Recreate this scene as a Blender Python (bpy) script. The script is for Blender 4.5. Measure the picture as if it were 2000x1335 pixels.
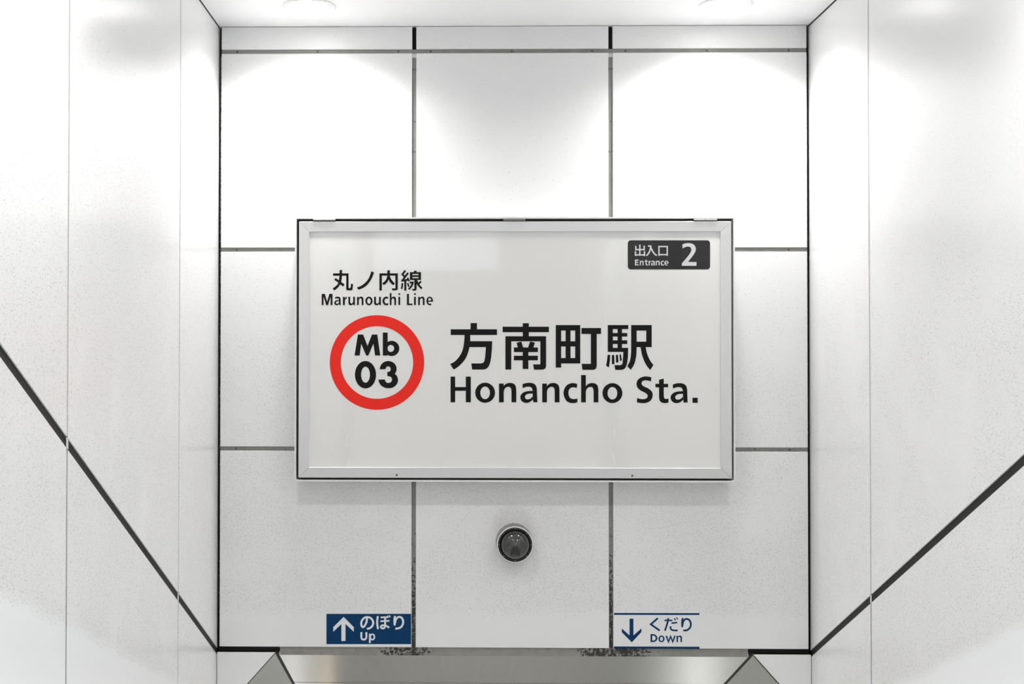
import bpy, bmesh, math, random
from mathutils import Vector, Matrix
from mathutils.geometry import delaunay_2d_cdt

# ------------------------------------------------------------------ clear
for o in list(bpy.data.objects):
    bpy.data.objects.remove(o, do_unlink=True)
SC = bpy.context.scene
COL = SC.collection

# ------------------------------------------------------------------ camera
W, H = 2000.0, 1335.0
F = 2300.0                                   # focal length in photo pixels
YAW, PITCH, ROLL, PPX, PPY = -0.01502, 0.01382, -0.00095, 851.82, 669.81
EZ = 1.55                                    # eye height above the street floor
D = 4.83                                     # distance to the end wall


def rot3(y, p, r):
    cy, sy, cp, sp, cr, sr = math.cos(y), math.sin(y), math.cos(p), math.sin(p), math.cos(r), math.sin(r)
    B = Matrix(((1, 0, 0), (0, 0, -1), (0, 1, 0)))
    Ry = Matrix(((cy, 0, -sy), (0, 1, 0), (sy, 0, cy)))
    Rp = Matrix(((1, 0, 0), (0, cp, sp), (0, -sp, cp)))
    Rr = Matrix(((cr, sr, 0), (-sr, cr, 0), (0, 0, 1)))
    return Rr @ Rp @ Ry @ B


RM = rot3(YAW, PITCH, ROLL)
RT = RM.transposed()
EYE = Vector((0, 0, EZ))
cam = bpy.data.cameras.new('camera')
cam.sensor_fit = 'HORIZONTAL'
cam.sensor_width = 36.0
cam.lens = 36.0 * F / W
cam.shift_x = (W / 2 - PPX) / W
cam.shift_y = (PPY - H / 2) / W
cam.clip_start = 0.02
camo = bpy.data.objects.new('camera', cam)
COL.objects.link(camo)
ax, ay, az = RT @ Vector((1, 0, 0)), RT @ Vector((0, -1, 0)), RT @ Vector((0, 0, -1))
m3 = Matrix((ax, ay, az)).transposed()
camo.matrix_world = Matrix.Translation(EYE) @ m3.to_4x4()
SC.camera = camo

# ------------------------------------------------------------------ world, exposure
world = bpy.data.worlds.new('world')
SC.world = world
world.use_nodes = True
bg = world.node_tree.nodes['Background']
bg.inputs[0].default_value = (0.86, 0.93, 1.0, 1)
bg.inputs[1].default_value = 0.29
LAMP = 10.6                                  # watts of every downlight
SPREAD = 148.0                               # beam of every downlight, degrees
vs = SC.view_settings
vs.view_transform = 'Standard'
vs.look = 'None'
vs.exposure = 3.13
vs.gamma = 1.0
vs.use_curve_mapping = False
try:
    SC.cycles.max_bounces = 8
    SC.cycles.diffuse_bounces = 5
    SC.cycles.glossy_bounces = 4
except Exception:
    pass


# ------------------------------------------------------------------ pixel -> place
def ray(px, py):
    return RT @ Vector(((px - PPX) / F, (py - PPY) / F, 1.0))


def on_y(px, py, Y=D):
    d = ray(px, py)
    return EYE + d * (Y / d.y)


def on_x(px, py, X):
    d = ray(px, py)
    return EYE + d * (X / d.x)


def on_z(px, py, Z):
    d = ray(px, py)
    return EYE + d * ((Z - EZ) / d.z)


# ------------------------------------------------------------------ materials
def new_mat(name):
    m = bpy.data.materials.new(name)
    m.use_nodes = True
    nt = m.node_tree
    return m, nt, nt.nodes['Principled BSDF']


def N(nt, typ, **kw):
    n = nt.nodes.new(typ)
    for k, v in kw.items():
        setattr(n, k, v)
    return n


def mth(nt, op, a, b=None, c=None, clamp=False):
    n = N(nt, 'ShaderNodeMath', operation=op)
    n.use_clamp = clamp
    for i, v in enumerate((a, b, c)):
        if v is None:
            continue
        if isinstance(v, (int, float)):
            n.inputs[i].default_value = v
        else:
            nt.links.new(v, n.inputs[i])
    return n.outputs[0]


def mixc(nt, fac, a, b):
    n = N(nt, 'ShaderNodeMix', data_type='RGBA')
    for sock, v in ((n.inputs[0], fac), (n.inputs[6], a), (n.inputs[7], b)):
        if isinstance(v, (int, float)):
            sock.default_value = v
        elif isinstance(v, tuple):
            sock.default_value = (*v, 1)
        else:
            nt.links.new(v, sock)
    return n.outputs[2]


def noise(nt, vec, scale, detail=3.0, rough=0.5):
    n = N(nt, 'ShaderNodeTexNoise')
    n.inputs['Scale'].default_value = scale
    n.inputs['Detail'].default_value = detail
    n.inputs['Roughness'].default_value = rough
    nt.links.new(vec, n.inputs['Vector'])
    return n.outputs['Fac']


def remap(nt, v, a, b, c=0.0, d=1.0):
    n = N(nt, 'ShaderNodeMapRange')
    n.interpolation_type = 'SMOOTHSTEP'
    nt.links.new(v, n.inputs[0])
    for i, x in enumerate((a, b, c, d)):
        n.inputs[i + 1].default_value = x
    return n.outputs[0]


def plain(name, col, rough=0.5, metal=0.0, spec=0.5, grain=0.0, gscale=60.0, coat=0.0):
    m, nt, p = new_mat(name)
    p.inputs['Roughness'].default_value = rough
    p.inputs['Metallic'].default_value = metal
    p.inputs['Specular IOR Level'].default_value = spec
    p.inputs['Coat Weight'].default_value = coat
    p.inputs['Coat Roughness'].default_value = 0.05
    if grain > 0:
        g = N(nt, 'ShaderNodeNewGeometry')
        f = noise(nt, g.outputs['Position'], gscale)
        lo = tuple(c * (1 - grain) for c in col)
        hi = tuple(min(1, c * (1 + grain)) for c in col)
        nt.links.new(mixc(nt, f, lo, hi), p.inputs['Base Color'])
    else:
        p.inputs['Base Color'].default_value = (*col, 1)
    return m


def enamel(name, clean=None, fine=1.0, wiped=(0.86, 0.875, 0.885), soot=None, rough=0.3, dens=1.3, base=(0.80, 0.80, 0.80), zref=(0.55, -0.35)):
    """white coated panel with a film of soot specks; clean=(a, b): wiped below z = a + b*y"""
    m, nt, p = new_mat(name)
    g = N(nt, 'ShaderNodeNewGeometry')
    pos = g.outputs['Position']
    sx = N(nt, 'ShaderNodeSeparateXYZ')
    nt.links.new(pos, sx.inputs[0])
    z = sx.outputs['Z']
    # dirt gathers on the lower part of the wall
    height = remap(nt, z, EZ + zref[1], EZ + zref[0], 1.0, 0.05)
    blot = remap(nt, noise(nt, pos, 3.2, 2.0, 0.6), 0.20, 0.66)
    dirt = mth(nt, 'MULTIPLY', height, blot)
    if clean:
        a, b = clean
        lim = mth(nt, 'ADD', mth(nt, 'MULTIPLY', sx.outputs['Y'], b), a)
        wob = mth(nt, 'MULTIPLY', mth(nt, 'SUBTRACT', noise(nt, pos, 5.0, 0.0), 0.5), 0.03)
        dz = mth(nt, 'ADD', mth(nt, 'SUBTRACT', z, lim), wob)
        keep = remap(nt, dz, -0.015, 0.045)
        dirt = mth(nt, 'MULTIPLY', dirt, keep)
    else:
        keep = None
    col = base
    film = mth(nt, 'MULTIPLY', dirt, 0.045)
    c = mixc(nt, film, base, (0.40, 0.39, 0.37))
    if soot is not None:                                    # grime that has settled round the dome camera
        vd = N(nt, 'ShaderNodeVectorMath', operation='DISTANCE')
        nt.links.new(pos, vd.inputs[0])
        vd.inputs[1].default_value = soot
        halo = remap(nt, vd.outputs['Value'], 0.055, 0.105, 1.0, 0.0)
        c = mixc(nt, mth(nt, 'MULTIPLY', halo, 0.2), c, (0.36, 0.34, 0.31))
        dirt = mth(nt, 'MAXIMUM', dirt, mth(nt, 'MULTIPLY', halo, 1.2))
    if keep is not None:
        c2 = mixc(nt, mth(nt, 'SUBTRACT', 1.0, keep), c, wiped)
        c = c2
    for sc, r0, gain in ((120.0, 0.20, 0.55), (300.0, 0.26, 0.40)):
        v = N(nt, 'ShaderNodeTexVoronoi')
        v.inputs['Scale'].default_value = sc * fine
        nt.links.new(pos, v.inputs['Vector'])
        cc = N(nt, 'ShaderNodeSeparateColor')
        nt.links.new(v.outputs['Color'], cc.inputs[0])
        near = remap(nt, v.outputs['Distance'], r0, r0 + 0.12, 1.0, 0.0)
        pick = mth(nt, 'LESS_THAN', cc.outputs[0], mth(nt, 'MULTIPLY', dirt, dens))
        depth = mth(nt, 'MULTIPLY', mth(nt, 'MULTIPLY', near, pick), mth(nt, 'MULTIPLY', cc.outputs[1], gain))
        c = mixc(nt, depth, c, (0.16, 0.155, 0.15))
    nt.links.new(c, p.inputs['Base Color'])
    p.inputs['Roughness'].default_value = rough
    p.inputs['Specular IOR Level'].default_value = 0.5
    return m


def strip_mat(name, base, mould, zlo, zhi, xs=None):
    """anodised joint strip with black mould that thickens towards zlo (and near the x positions xs)"""
    m, nt, p = new_mat(name)
    g = N(nt, 'ShaderNodeNewGeometry')
    pos = g.outputs['Position']
    sx = N(nt, 'ShaderNodeSeparateXYZ')
    nt.links.new(pos, sx.inputs[0])
    if xs:
        k = None
        for x in xs:
            d = mth(nt, 'ABSOLUTE', mth(nt, 'SUBTRACT', sx.outputs['X'], x))
            e = remap(nt, d, 0.02, 0.17, 1.0, 0.0)
            k = e if k is None else mth(nt, 'MAXIMUM', k, e)
        amt = mth(nt, 'ADD', mth(nt, 'MULTIPLY', k, 0.25), 0.30)
    else:
        amt = remap(nt, sx.outputs['Z'], zlo, zhi, 0.30 + 0.30 * mould, 0.30)
    n1 = noise(nt, pos, 85.0, 4.0, 0.65)
    f = mth(nt, 'GREATER_THAN', mth(nt, 'ADD', amt, 0.0), n1)
    n2 = noise(nt, pos, 30.0, 3.0)
    c = mixc(nt, n2, tuple(0.75 * b for b in base), tuple(1.2 * b for b in base))
    c = mixc(nt, mth(nt, 'MULTIPLY', f, 0.93), c, (0.012, 0.011, 0.010))
    nt.links.new(c, p.inputs['Base Color'])
    p.inputs['Roughness'].default_value = 0.55
    return m


def brushed(name, col, rough, metal, aniso=0.0, rot=0.0, streak=(1, 1, 1), amt=0.08, uv=False):
    m, nt, p = new_mat(name)
    if uv:
        tn = N(nt, 'ShaderNodeTangent', direction_type='UV_MAP', uv_map='UVMap')
        nt.links.new(tn.outputs[0], p.inputs['Tangent'])
    g = N(nt, 'ShaderNodeNewGeometry')
    mp = N(nt, 'ShaderNodeMapping')
    mp.inputs['Scale'].default_value = streak
    nt.links.new(g.outputs['Position'], mp.inputs[0])
    f = noise(nt, mp.outputs[0], 40.0, 3.0)
    nt.links.new(mixc(nt, f, tuple(c * (1 - amt) for c in col), tuple(min(1, c * (1 + amt)) for c in col)), p.inputs['Base Color'])
    p.inputs['Metallic'].default_value = metal
    p.inputs['Roughness'].default_value = rough
    p.inputs['Anisotropic'].default_value = aniso
    p.inputs['Anisotropic Rotation'].default_value = rot
    return m


def emit(name, col, strength):
    m, nt, p = new_mat(name)
    p.inputs['Base Color'].default_value = (0.8, 0.8, 0.8, 1)
    p.inputs['Emission Color'].default_value = (*col, 1)
    p.inputs['Emission Strength'].default_value = strength
    return m


# ------------------------------------------------------------------ mesh helpers
def tag(o, label=None, cat=None, group=None, kind=None):
    for k, v in (('label', label), ('category', cat), ('group', group), ('kind', kind)):
        if v:
            o[k] = v
    return o


def empty(name, loc, label, cat, group=None):
    o = bpy.data.objects.new(name, None)
    o.empty_display_size = 0.05
    o.location = loc
    COL.objects.link(o)
    return tag(o, label, cat, group)


def world_loc(o):
    v = Vector((0, 0, 0))
    while o is not None:
        v += Vector(o.location)
        o = o.parent
    return v


def link(name, bm, mat, parent=None, loc=None, smooth=False):
    """bm holds world coordinates; the object's origin is put at loc (or at the mesh centre)"""
    bm.normal_update()
    if loc is None:
        lo = [min(v.co[i] for v in bm.verts) for i in range(3)]
        hi = [max(v.co[i] for v in bm.verts) for i in range(3)]
        loc = Vector([(a + b) / 2 for a, b in zip(lo, hi)])
    loc = Vector(loc)
    for v in bm.verts:
        v.co -= loc
    me = bpy.data.meshes.new(name)
    bm.to_mesh(me)
    bm.free()
    if smooth:
        for p in me.polygons:
            p.use_smooth = True
    me.materials.append(mat)
    o = bpy.data.objects.new(name, me)
    COL.objects.link(o)
    if parent is not None:
        o.parent = parent
        o.location = loc - world_loc(parent)
    else:
        o.location = loc
    return o


def add_box(bm, lo, hi):
    vs = [bm.verts.new((x, y, z)) for x in (lo[0], hi[0]) for y in (lo[1], hi[1]) for z in (lo[2], hi[2])]
    for f in ((0, 1, 3, 2), (4, 6, 7, 5), (0, 4, 5, 1), (2, 3, 7, 6), (0, 2, 6, 4), (1, 5, 7, 3)):
        bm.faces.new([vs[i] for i in f])
    return vs


def box(name, lo, hi, mat, parent=None, bevel=0.0):
    bm = bmesh.new()
    add_box(bm, [min(a, b) for a, b in zip(lo, hi)], [max(a, b) for a, b in zip(lo, hi)])
    bmesh.ops.recalc_face_normals(bm, faces=bm.faces)
    if bevel > 0:
        bmesh.ops.bevel(bm, geom=list(bm.edges), offset=bevel, segments=1, affect='EDGES')
    return link(name, bm, mat, parent)


def prism(name, front, back, mat, parent=None, bevel=0.0, uv=False):
    """solid between two matching outlines (lists of world points)"""
    bm = bmesh.new()
    a = [bm.verts.new(p) for p in front]
    b = [bm.verts.new(p) for p in back]
    n = len(a)
    bm.faces.new(a)
    bm.faces.new(list(reversed(b)))
    for i in range(n):
        bm.faces.new((a[i], b[i], b[(i + 1) % n], a[(i + 1) % n]))
    bmesh.ops.recalc_face_normals(bm, faces=bm.faces)
    if bevel > 0:
        bmesh.ops.bevel(bm, geom=list(bm.edges), offset=bevel, segments=1, affect='EDGES')
    if uv:                                                  # u runs along the fall of the stair, v across it
        lay = bm.loops.layers.uv.new('UVMap')
        for f in bm.faces:
            for lp in f.loops:
                lp[lay].uv = (lp.vert.co.y, lp.vert.co.x)
    return link(name, bm, mat, parent)


def lathe(bm, c, prof, axis='Y', seg=48, close=True):
    """revolve (radius, offset-along-axis) about a world axis through c; offset is measured along -Y or -Z"""
    rings = []
    for r, h in prof:
        ring = []
        if r < 1e-6:
            p = (c[0], c[1] - h, c[2]) if axis == 'Y' else (c[0], c[1], c[2] - h)
            ring = [bm.verts.new(p)]
        else:
            for i in range(seg):
                t = 2 * math.pi * i / seg
                if axis == 'Y':
                    p = (c[0] + r * math.cos(t), c[1] - h, c[2] + r * math.sin(t))
                else:
                    p = (c[0] + r * math.cos(t), c[1] + r * math.sin(t), c[2] - h)
                ring.append(bm.verts.new(p))
        rings.append(ring)
    for a, b in zip(rings, rings[1:]):
        for i in range(seg):
            j = (i + 1) % seg
            if len(a) == 1 and len(b) == 1:
                continue
            if len(a) == 1:
                bm.faces.new((a[0], b[i], b[j]))
            elif len(b) == 1:
                bm.faces.new((a[i], b[0], a[j]))
            else:
                bm.faces.new((a[i], b[i], b[j], a[j]))
    bmesh.ops.recalc_face_normals(bm, faces=bm.faces)


def screw(name, c, r, h, mat, parent, seg=10):
    bm = bmesh.new()
    lathe(bm, c, [(0, 0), (r, 0), (r, h * 0.6), (r * 0.6, h), (0, h)], 'Y', seg)
    return link(name, bm, mat, parent)


# ------------------------------------------------------------------ dimensions (from the photograph)
X0, XJ1, XJ2, X1 = -0.95947, -0.16373, 0.64261, 1.44413      # end-wall panel edges and joints
ZC, ZR1, ZR2, ZR3, ZB = [EZ + v for v in (1.37207, 1.26817, 0.45053, -0.36663, -1.17644)]
SL = 0.52139                                                # fall of the stair
XL, XR = X0 - 0.012, X1 + 0.012                             # faces of the side walls
SDIR = Vector((0, 1, -SL))
NEAR = -2.2                                                 # where the passage opens to the street
FAR = D + 5.0


def fit_line(px_list, X):
    pts = [on_x(px, py, X) for px, py in px_list]
    n = len(pts)
    my, mz = sum(p.y for p in pts) / n, sum(p.z for p in pts) / n
    b = sum((p.y - my) * (p.z - mz) for p in pts) / sum((p.y - my) ** 2 for p in pts)
    return mz - b * my, b


CLEAN_L = fit_line([(0, 1163), (127, 1232), (340, 1335)], XL)
CLEAN_R = fit_line([(2000, 1232), (1885, 1284), (1770, 1335)], XR)

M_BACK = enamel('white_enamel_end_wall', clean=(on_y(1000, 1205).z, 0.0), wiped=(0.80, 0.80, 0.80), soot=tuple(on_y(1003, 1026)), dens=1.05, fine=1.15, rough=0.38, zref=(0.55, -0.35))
M_LEFT = enamel('white_enamel_left_wall', clean=CLEAN_L, rough=0.27, dens=1.3, fine=1.2, zref=(1.1, -0.5))
M_RIGHT = enamel('white_enamel_right_wall', clean=CLEAN_R, rough=0.27, dens=1.3, fine=1.2, zref=(1.1, -0.5))
M_CEIL = plain('ceiling_paint', (0.90, 0.90, 0.91), 0.6)
M_DARK = plain('dark_substructure', (0.018, 0.017, 0.016), 0.8, grain=0.4, gscale=120)
M_JOINT = plain('black_joint_sealant', (0.007, 0.0068, 0.0064), 0.75, grain=0.35, gscale=90)
M_SEAL = plain('grey_hairline_sealant', (0.46, 0.455, 0.43), 0.6, grain=0.2, gscale=70)
M_SEAL2 = plain('soiled_hairline_sealant', (0.26, 0.255, 0.24), 0.6, grain=0.45, gscale=60)
M_STRIP = strip_mat('grey_joint_strip', (0.23, 0.226, 0.21), 0.25, ZB, ZC)
M_STRIPV = strip_mat('grey_joint_strip_upright', (0.23, 0.226, 0.21), 0.9, ZB, EZ - 0.45)
M_STRIPB = strip_mat('grey_sill_strip', (0.27, 0.26, 0.24), 0.8, ZB, ZC,
                     xs=(on_y(790, 1270).x, on_y(1180, 1270).x, on_y(1225, 1270).x))
M_MOULD = strip_mat('mouldy_corner_strip', (0.25, 0.235, 0.21), 1.05, ZB, ZC + 1.6)
M_SCREW = plain('dull_steel_screw', (0.09, 0.085, 0.08), 0.45, 0.6, grain=0.2)
M_CLIP = plain('pale_plastic_clip', (0.62, 0.62, 0.60), 0.5, grain=0.08)
M_SOFFIT = brushed('satin_steel_soffit', (0.50, 0.51, 0.49), 0.30, 1.0, 0.85, 0.0, (1, 0.05, 0.05), 0.05, uv=True)
M_CHAMF = brushed('satin_steel_chamfer', (0.50, 0.51, 0.49), 0.45, 1.0, 0.5, 0.0, (1, 0.05, 0.05), 0.05, uv=True)
M_STAIR = plain('grey_granite', (0.36, 0.355, 0.35), 0.5, grain=0.35, gscale=140)
M_FACADE = plain('beige_render', (0.42, 0.38, 0.34), 0.8, grain=0.15, gscale=20)

# ------------------------------------------------------------------ end wall
wall = box('wall_back', (X0 - 0.010, D + 0.030, ZB - 0.012), (X1 + 0.010, D + 0.300, ZC + 0.06), M_DARK)
tag(wall, 'white panelled end wall above the stair, behind the station sign', 'wall', kind='structure')
G = 0.0085                                                  # half joint width
PT = 0.012                                                  # panel thickness
xs = [(X0, XJ1 - G), (XJ1 + G, XJ2 - G), (XJ2 + G, X1)]
zs = [(ZR1 + G, ZC - 0.002), (ZR2 + G, ZR1 - G), (ZR3 + G, ZR2 - G), (ZB, ZR3 - G)]
for z0, z1 in zs:
    for x0, x1 in xs:
        box('panel', (x0, D, z0), (x1, D + PT, z1), M_BACK, wall, 0.0015)
SD = D + 0.005                                              # face of the joint strips
for z in (ZR1, ZR2, ZR3):
    st = box('joint_strip', (X0, SD, z - G + 0.0005), (X1, SD + 0.02, z + G - 0.0005), M_STRIP, wall)
    if z == ZR1:
        sx_list = (463, 620, 778, 841, 1000, 1157, 1222, 1381, 1541)
    else:
        sx_list = (462, 1541)
    for sxp in sx_list:
        pt = on_y(sxp, 100 if z == ZR1 else 486)
        screw('screw', (pt.x, SD, z), 0.0042, 0.003, M_SCREW, st)
for xj in (XJ1, XJ2):
    # a small cross clip, then the upright strip below it; above it the joint stays open and dark
    box('joint_clip', (xj - G + 0.0005, SD - 0.001, ZR1 - G - 0.017), (xj + G - 0.0005, SD + 0.02, ZR1 - G - 0.0005), M_CLIP, wall)
    segs = [(ZR2 + G, ZR1 - G - 0.0175), (ZR3 + G, ZR2 - G), (ZB - 0.002, ZR3 - G)]
    for k, (z0, z1) in enumerate(segs):
        st = box('joint_strip', (xj - G + 0.0005, SD, z0), (xj + G - 0.0005, SD + 0.02, z1), M_STRIPV, wall)
        # two raised edges of the channel
        for s in (-1, 1):
            box('strip_lip', (xj + s * (G - 0.0025) - 0.001, SD - 0.0015, z0), (xj + s * (G - 0.0025) + 0.001, SD, z1), M_STRIPV, st)
        if k == 0:
            for pyy in (135, 296):
                zz = on_y(808, pyy).z
                for s in (-1, 1):
                    screw('screw', (xj + s * 0.0055, SD, zz), 0.0032, 0.003, M_SCREW, st)
            screw('screw', (xj + 0.003, SD, on_y(808, 237).z), 0.0028, 0.003, M_SCREW, st)
# corner strips, speckled black
for xa, xb in ((X0 - 0.0045, X0 - 0.0005), (X1 + 0.0005, X1 + 0.0035)):
    box('corner_strip', (xa, D + 0.008, ZB), (xb, D + 0.025, ZR1 - G - 0.012), M_MOULD, wall)
# strip under the panels, over the soffit
ZS = on_y(1000, 1279.5, D + 0.012).z                        # underside of that strip
XS0, XS1 = on_y(546, 1270).x, on_y(1462, 1272).x
st = box('sill_strip', (XS0, D + 0.010, ZS - 0.001), (XS1, D + 0.029, ZB - 0.0005), M_STRIPB, wall)
# the triangular ends that close the chamfered corners of the opening
ZT = on_y(1000, 1276).z
for xa, xb in ((XL + 0.002, on_y(537, 1272).x), (XR - 0.002, on_y(1472, 1280).x)):
    w = xb - xa
    fr = [(xa, D, ZT), (xb, D, ZT), (xa, D, ZT - abs(w) * 1.12)]
    prism('corner_panel', fr, [(x, D + PT, z) for x, y, z in fr], M_BACK, wall, 0.001)

# ------------------------------------------------------------------ side walls
SEAM = 0.0068
JH = 0.0285                                                 # height of the sloping joint
for side, XF, sgn, mat, off, nm in (('left', XL, -1, M_LEFT, 0.674, 'left'), ('right', XR, 1, M_RIGHT, 0.684, 'right')):
    xb0, xb1 = XF + sgn * 0.022, XF + sgn * 0.20
    body = box('wall_' + side, (min(xb0, xb1), NEAR, -4.6), (max(xb0, xb1), FAR, ZC + 0.06), M_DARK)
    tag(body, 'white panelled %s side wall with a black joint sloping along the stair' % side, 'wall', kind='structure')

    def zj(y):
        return ZB + SL * (D - y)
    ys = [D + 0.02, D - off]
    while ys[-1] > NEAR + 0.2:
        ys.append(max(NEAR, ys[-1] - 1.204))
    for k in range(len(ys) - 1):
        ya, yb = ys[k] - (SEAM if k else 0), ys[k + 1] + SEAM
        top = ZC - 0.004
        if zj(ya) < top:
            yy = yb
            quad = [(ya, zj(ya)), (ya, top), (yb, top), (yb, zj(yb))]
            if zj(yb) > top:
                yc = D - (top - ZB) / SL
                quad = [(ya, zj(ya)), (ya, top), (yc, top)]
            prism('panel', [(XF, y, z) for y, z in quad], [(XF + sgn * 0.015, y, z) for y, z in quad], mat, body, 0.0012)
        lo = [(ya, zj(ya) - JH), (yb, min(top, zj(yb) - JH)), (yb, zj(yb) - JH - 2.35), (ya, zj(ya) - JH - 2.35)]
        prism('panel', [(XF, y, z) for y, z in lo], [(XF + sgn * 0.015, y, z) for y, z in lo], mat, body, 0.0012)
        # black sealant in the sloping joint
        jq = [(ya, zj(ya) + 0.001), (yb, zj(yb) + 0.001), (yb, zj(yb) - JH - 0.001), (ya, zj(ya) - JH - 0.001)]
        prism('sloping_joint', [(XF + sgn * 0.0035, y, z) for y, z in jq], [(XF + sgn * 0.021, y, z) for y, z in jq], M_JOINT, body)
        if k > 0:
            y0 = ys[k]
            sq = [(y0 - SEAM, zj(y0) + 0.004), (y0 + SEAM, zj(y0) + 0.004), (y0 + SEAM, top), (y0 - SEAM, top)]
            if zj(y0) < top - 0.1:
                prism('sealant', [(XF + sgn * 0.0012, y, z) for y, z in sq], [(XF + sgn * 0.015, y, z) for y, z in sq], M_SEAL, body)
            sq = [(y0 - SEAM, zj(y0) - JH - 2.3), (y0 + SEAM, zj(y0) - JH - 2.3), (y0 + SEAM, zj(y0) - JH), (y0 - SEAM, zj(y0) - JH)]
            prism('sealant', [(XF + sgn * 0.0030, y, z) for y, z in sq], [(XF + sgn * 0.015, y, z) for y, z in sq], M_SEAL2, body)
            # pale packer bridging the joint where four panels meet
            cq = [(y0 - 0.002, zj(y0) + 0.000), (y0 + 0.010, zj(y0) - 0.006), (y0 + 0.010, zj(y0) - JH - 0.003), (y0 - 0.002, zj(y0) - JH + 0.003)]
            prism('joint_clip', [(XF + sgn * 0.0015, y, z) for y, z in cq], [(XF + sgn * 0.0035, y, z) for y, z in cq], M_CLIP, body)
    # upper stretch beyond the end wall is hidden; the lower panels run on under the soffit
    yend = FAR
    lo = [(yend, zj(yend) - JH), (D + 0.022, zj(D + 0.022) - JH), (D + 0.022, zj(D) - JH - 2.35), (yend, zj(yend) - JH - 2.35)]
    prism('panel', [(XF, y, z) for y, z in lo], [(XF + sgn * 0.015, y, z) for y, z in lo], mat, body)

# ------------------------------------------------------------------ ceiling, stair, soffit
ceil = box('ceiling', (XL + 0.003, NEAR, ZC), (XR - 0.003, D + 0.028, ZC + 0.10), M_CEIL)
tag(ceil, 'smooth white ceiling with round downlights over the stair', 'ceiling', kind='structure')

bm = bmesh.new()
prof = [(-9.0, 0.0), (0.35, 0.0)]
y, z = 0.35, 0.0
for i in range(26):
    z -= 0.16
    prof.append((y, z))
    y += 0.16 / SL
    prof.append((y, z))
prof.append((y + 2.0, z))
prof += [(y + 2.0, z - 0.3), (0.0, -1.0), (-9.0, -0.5)]
fa = [bm.verts.new((XL - (0.0), yy, zz)) for yy, zz in prof]
fb = [bm.verts.new((XR + (0.0), yy, zz)) for yy, zz in prof]
for i in range(len(prof)):
    j = (i + 1) % len(prof)
    bm.faces.new((fa[i], fb[i], fb[j], fa[j]))
bm.faces.new(fa)
bm.faces.new(list(reversed(fb)))
bmesh.ops.recalc_face_normals(bm, faces=bm.faces)
fl = link('floor', bm, M_STAIR, loc=(0, 0.35, 0))
tag(fl, 'grey granite floor and stair going down under the end wall', 'floor', kind='structure')

# soffit of the descending stair
P0 = on_y(545, 1277.0, D + 0.012)
P1 = on_y(1463, 1281.5, D + 0.012)
zs_ = (P0.z + P1.z) / 2


def soff(x, t):
    return Vector((x, D + 0.012, zs_)) + SDIR * t


def pix_soff(px, py):
    d = ray(px, py)
    n = Vector((0, SL, 1.0))
    t = n.dot(Vector((0, D + 0.012, zs_)) - EYE) / n.dot(d)
    return EYE + d * t


tj = pix_soff(1000, 1333.5).y - (D + 0.012)                 # first cross joint of the soffit
def sz(y):
    return zs_ + 0.02 - SL * (y - D - 0.012)


prof = [(D + 0.031, ZB - 0.013), (D + 0.031, sz(D + 0.031)), (FAR, sz(FAR)), (FAR, sz(FAR) + 0.5), (D + 0.31, ZB + 0.2), (D + 0.31, ZB - 0.013)]
trim = prism('trim_1', [(XL + 0.001, y, z) for y, z in prof], [(XR - 0.001, y, z) for y, z in prof], M_DARK)
tag(trim, 'dark framing over the satin steel soffit of the stair below the end wall', 'soffit', kind='structure')
far = box('wall_far', (XL, FAR, -4.6), (XR, FAR + 0.2, ZB), M_CEIL)
tag(far, 'plain white wall at the foot of the stair', 'wall', kind='structure')
UP = Vector((0, SL, 1.0)).normalized()
segs = [(0.0, tj - 0.004), (tj + 0.004, tj + 1.2), (tj + 1.208, 4.4)]
xa, xb = XS0 - 0.003, XS1 + 0.003
for t0, t1 in segs:
    q = [soff(xa, t0), soff(xb, t0), soff(xb, t1), soff(xa, t1)]
    prism('soffit_panel', q, [p + UP * 0.012 for p in q], M_SOFFIT, trim, uv=True)
q = [soff(xa - 0.01, tj - 0.006), soff(xb + 0.01, tj - 0.006), soff(xb + 0.01, tj + 0.006), soff(xa - 0.01, tj + 0.006)]
prism('cross_joint', [p + UP * 0.006 for p in q], [p + UP * 0.018 for p in q], M_JOINT, trim)
for xe, xw, xc, sg in ((xa, XL + 0.002, on_y(537, 1272).x, -1), (xb, XR - 0.002, on_y(1472, 1280).x, 1)):
    # black joint along the soffit edge and the steel chamfer beside it
    j0, j1 = xe + sg * 0.001, xc - sg * 0.0005
    q = [soff(j0, 0), soff(j1, 0), soff(j1, 4.4), soff(j0, 4.4)]
    prism('edge_joint', [p + UP * 0.004 for p in q], [p + UP * 0.014 for p in q], M_JOINT, trim)
    drop = abs(xw - xc) * 1.12
    A, B = Vector((xc, D + 0.0125, ZT - 0.0125 * SL)), Vector((xw, D + 0.0125, ZT - drop - 0.0125 * SL))
    q = [A, B, B + SDIR * 4.4, A + SDIR * 4.4]
    prism('chamfer_panel', q, [p + UP * 0.01 for p in q], M_CHAMF, trim, uv=True)

# unseen lamps added in the lower stair to brighten and streak the steel
M_TUBE = emit('warm_lamp_tube', (1.0, 0.72, 0.45), 0.6)
M_FIX = plain('white_lamp_body', (0.8, 0.8, 0.8), 0.4, grain=0.02)
lp = soff((X0 + X1) / 2, 2.0)
lamp = empty('added_soffit_lamp', lp, 'long unseen lamp added under the steel soffit to light the lower stair', 'ceiling light')
q = [soff(lp.x - 0.6, 1.93), soff(lp.x + 0.6, 1.93), soff(lp.x + 0.6, 2.07), soff(lp.x - 0.6, 2.07)]
prism('lamp_body', [p - UP * 0.045 for p in q], [p - UP * 0.001 for p in q], M_FIX, lamp)
ld = bpy.data.lights.new('lamp', 'AREA')
ld.shape = 'RECTANGLE'
ld.size, ld.size_y = 1.15, 0.12
ld.energy = 10.0
ld.color = (1.0, 0.97, 0.92)
lo = bpy.data.objects.new('lamp', ld)
COL.objects.link(lo)
lo.parent = lamp
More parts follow.
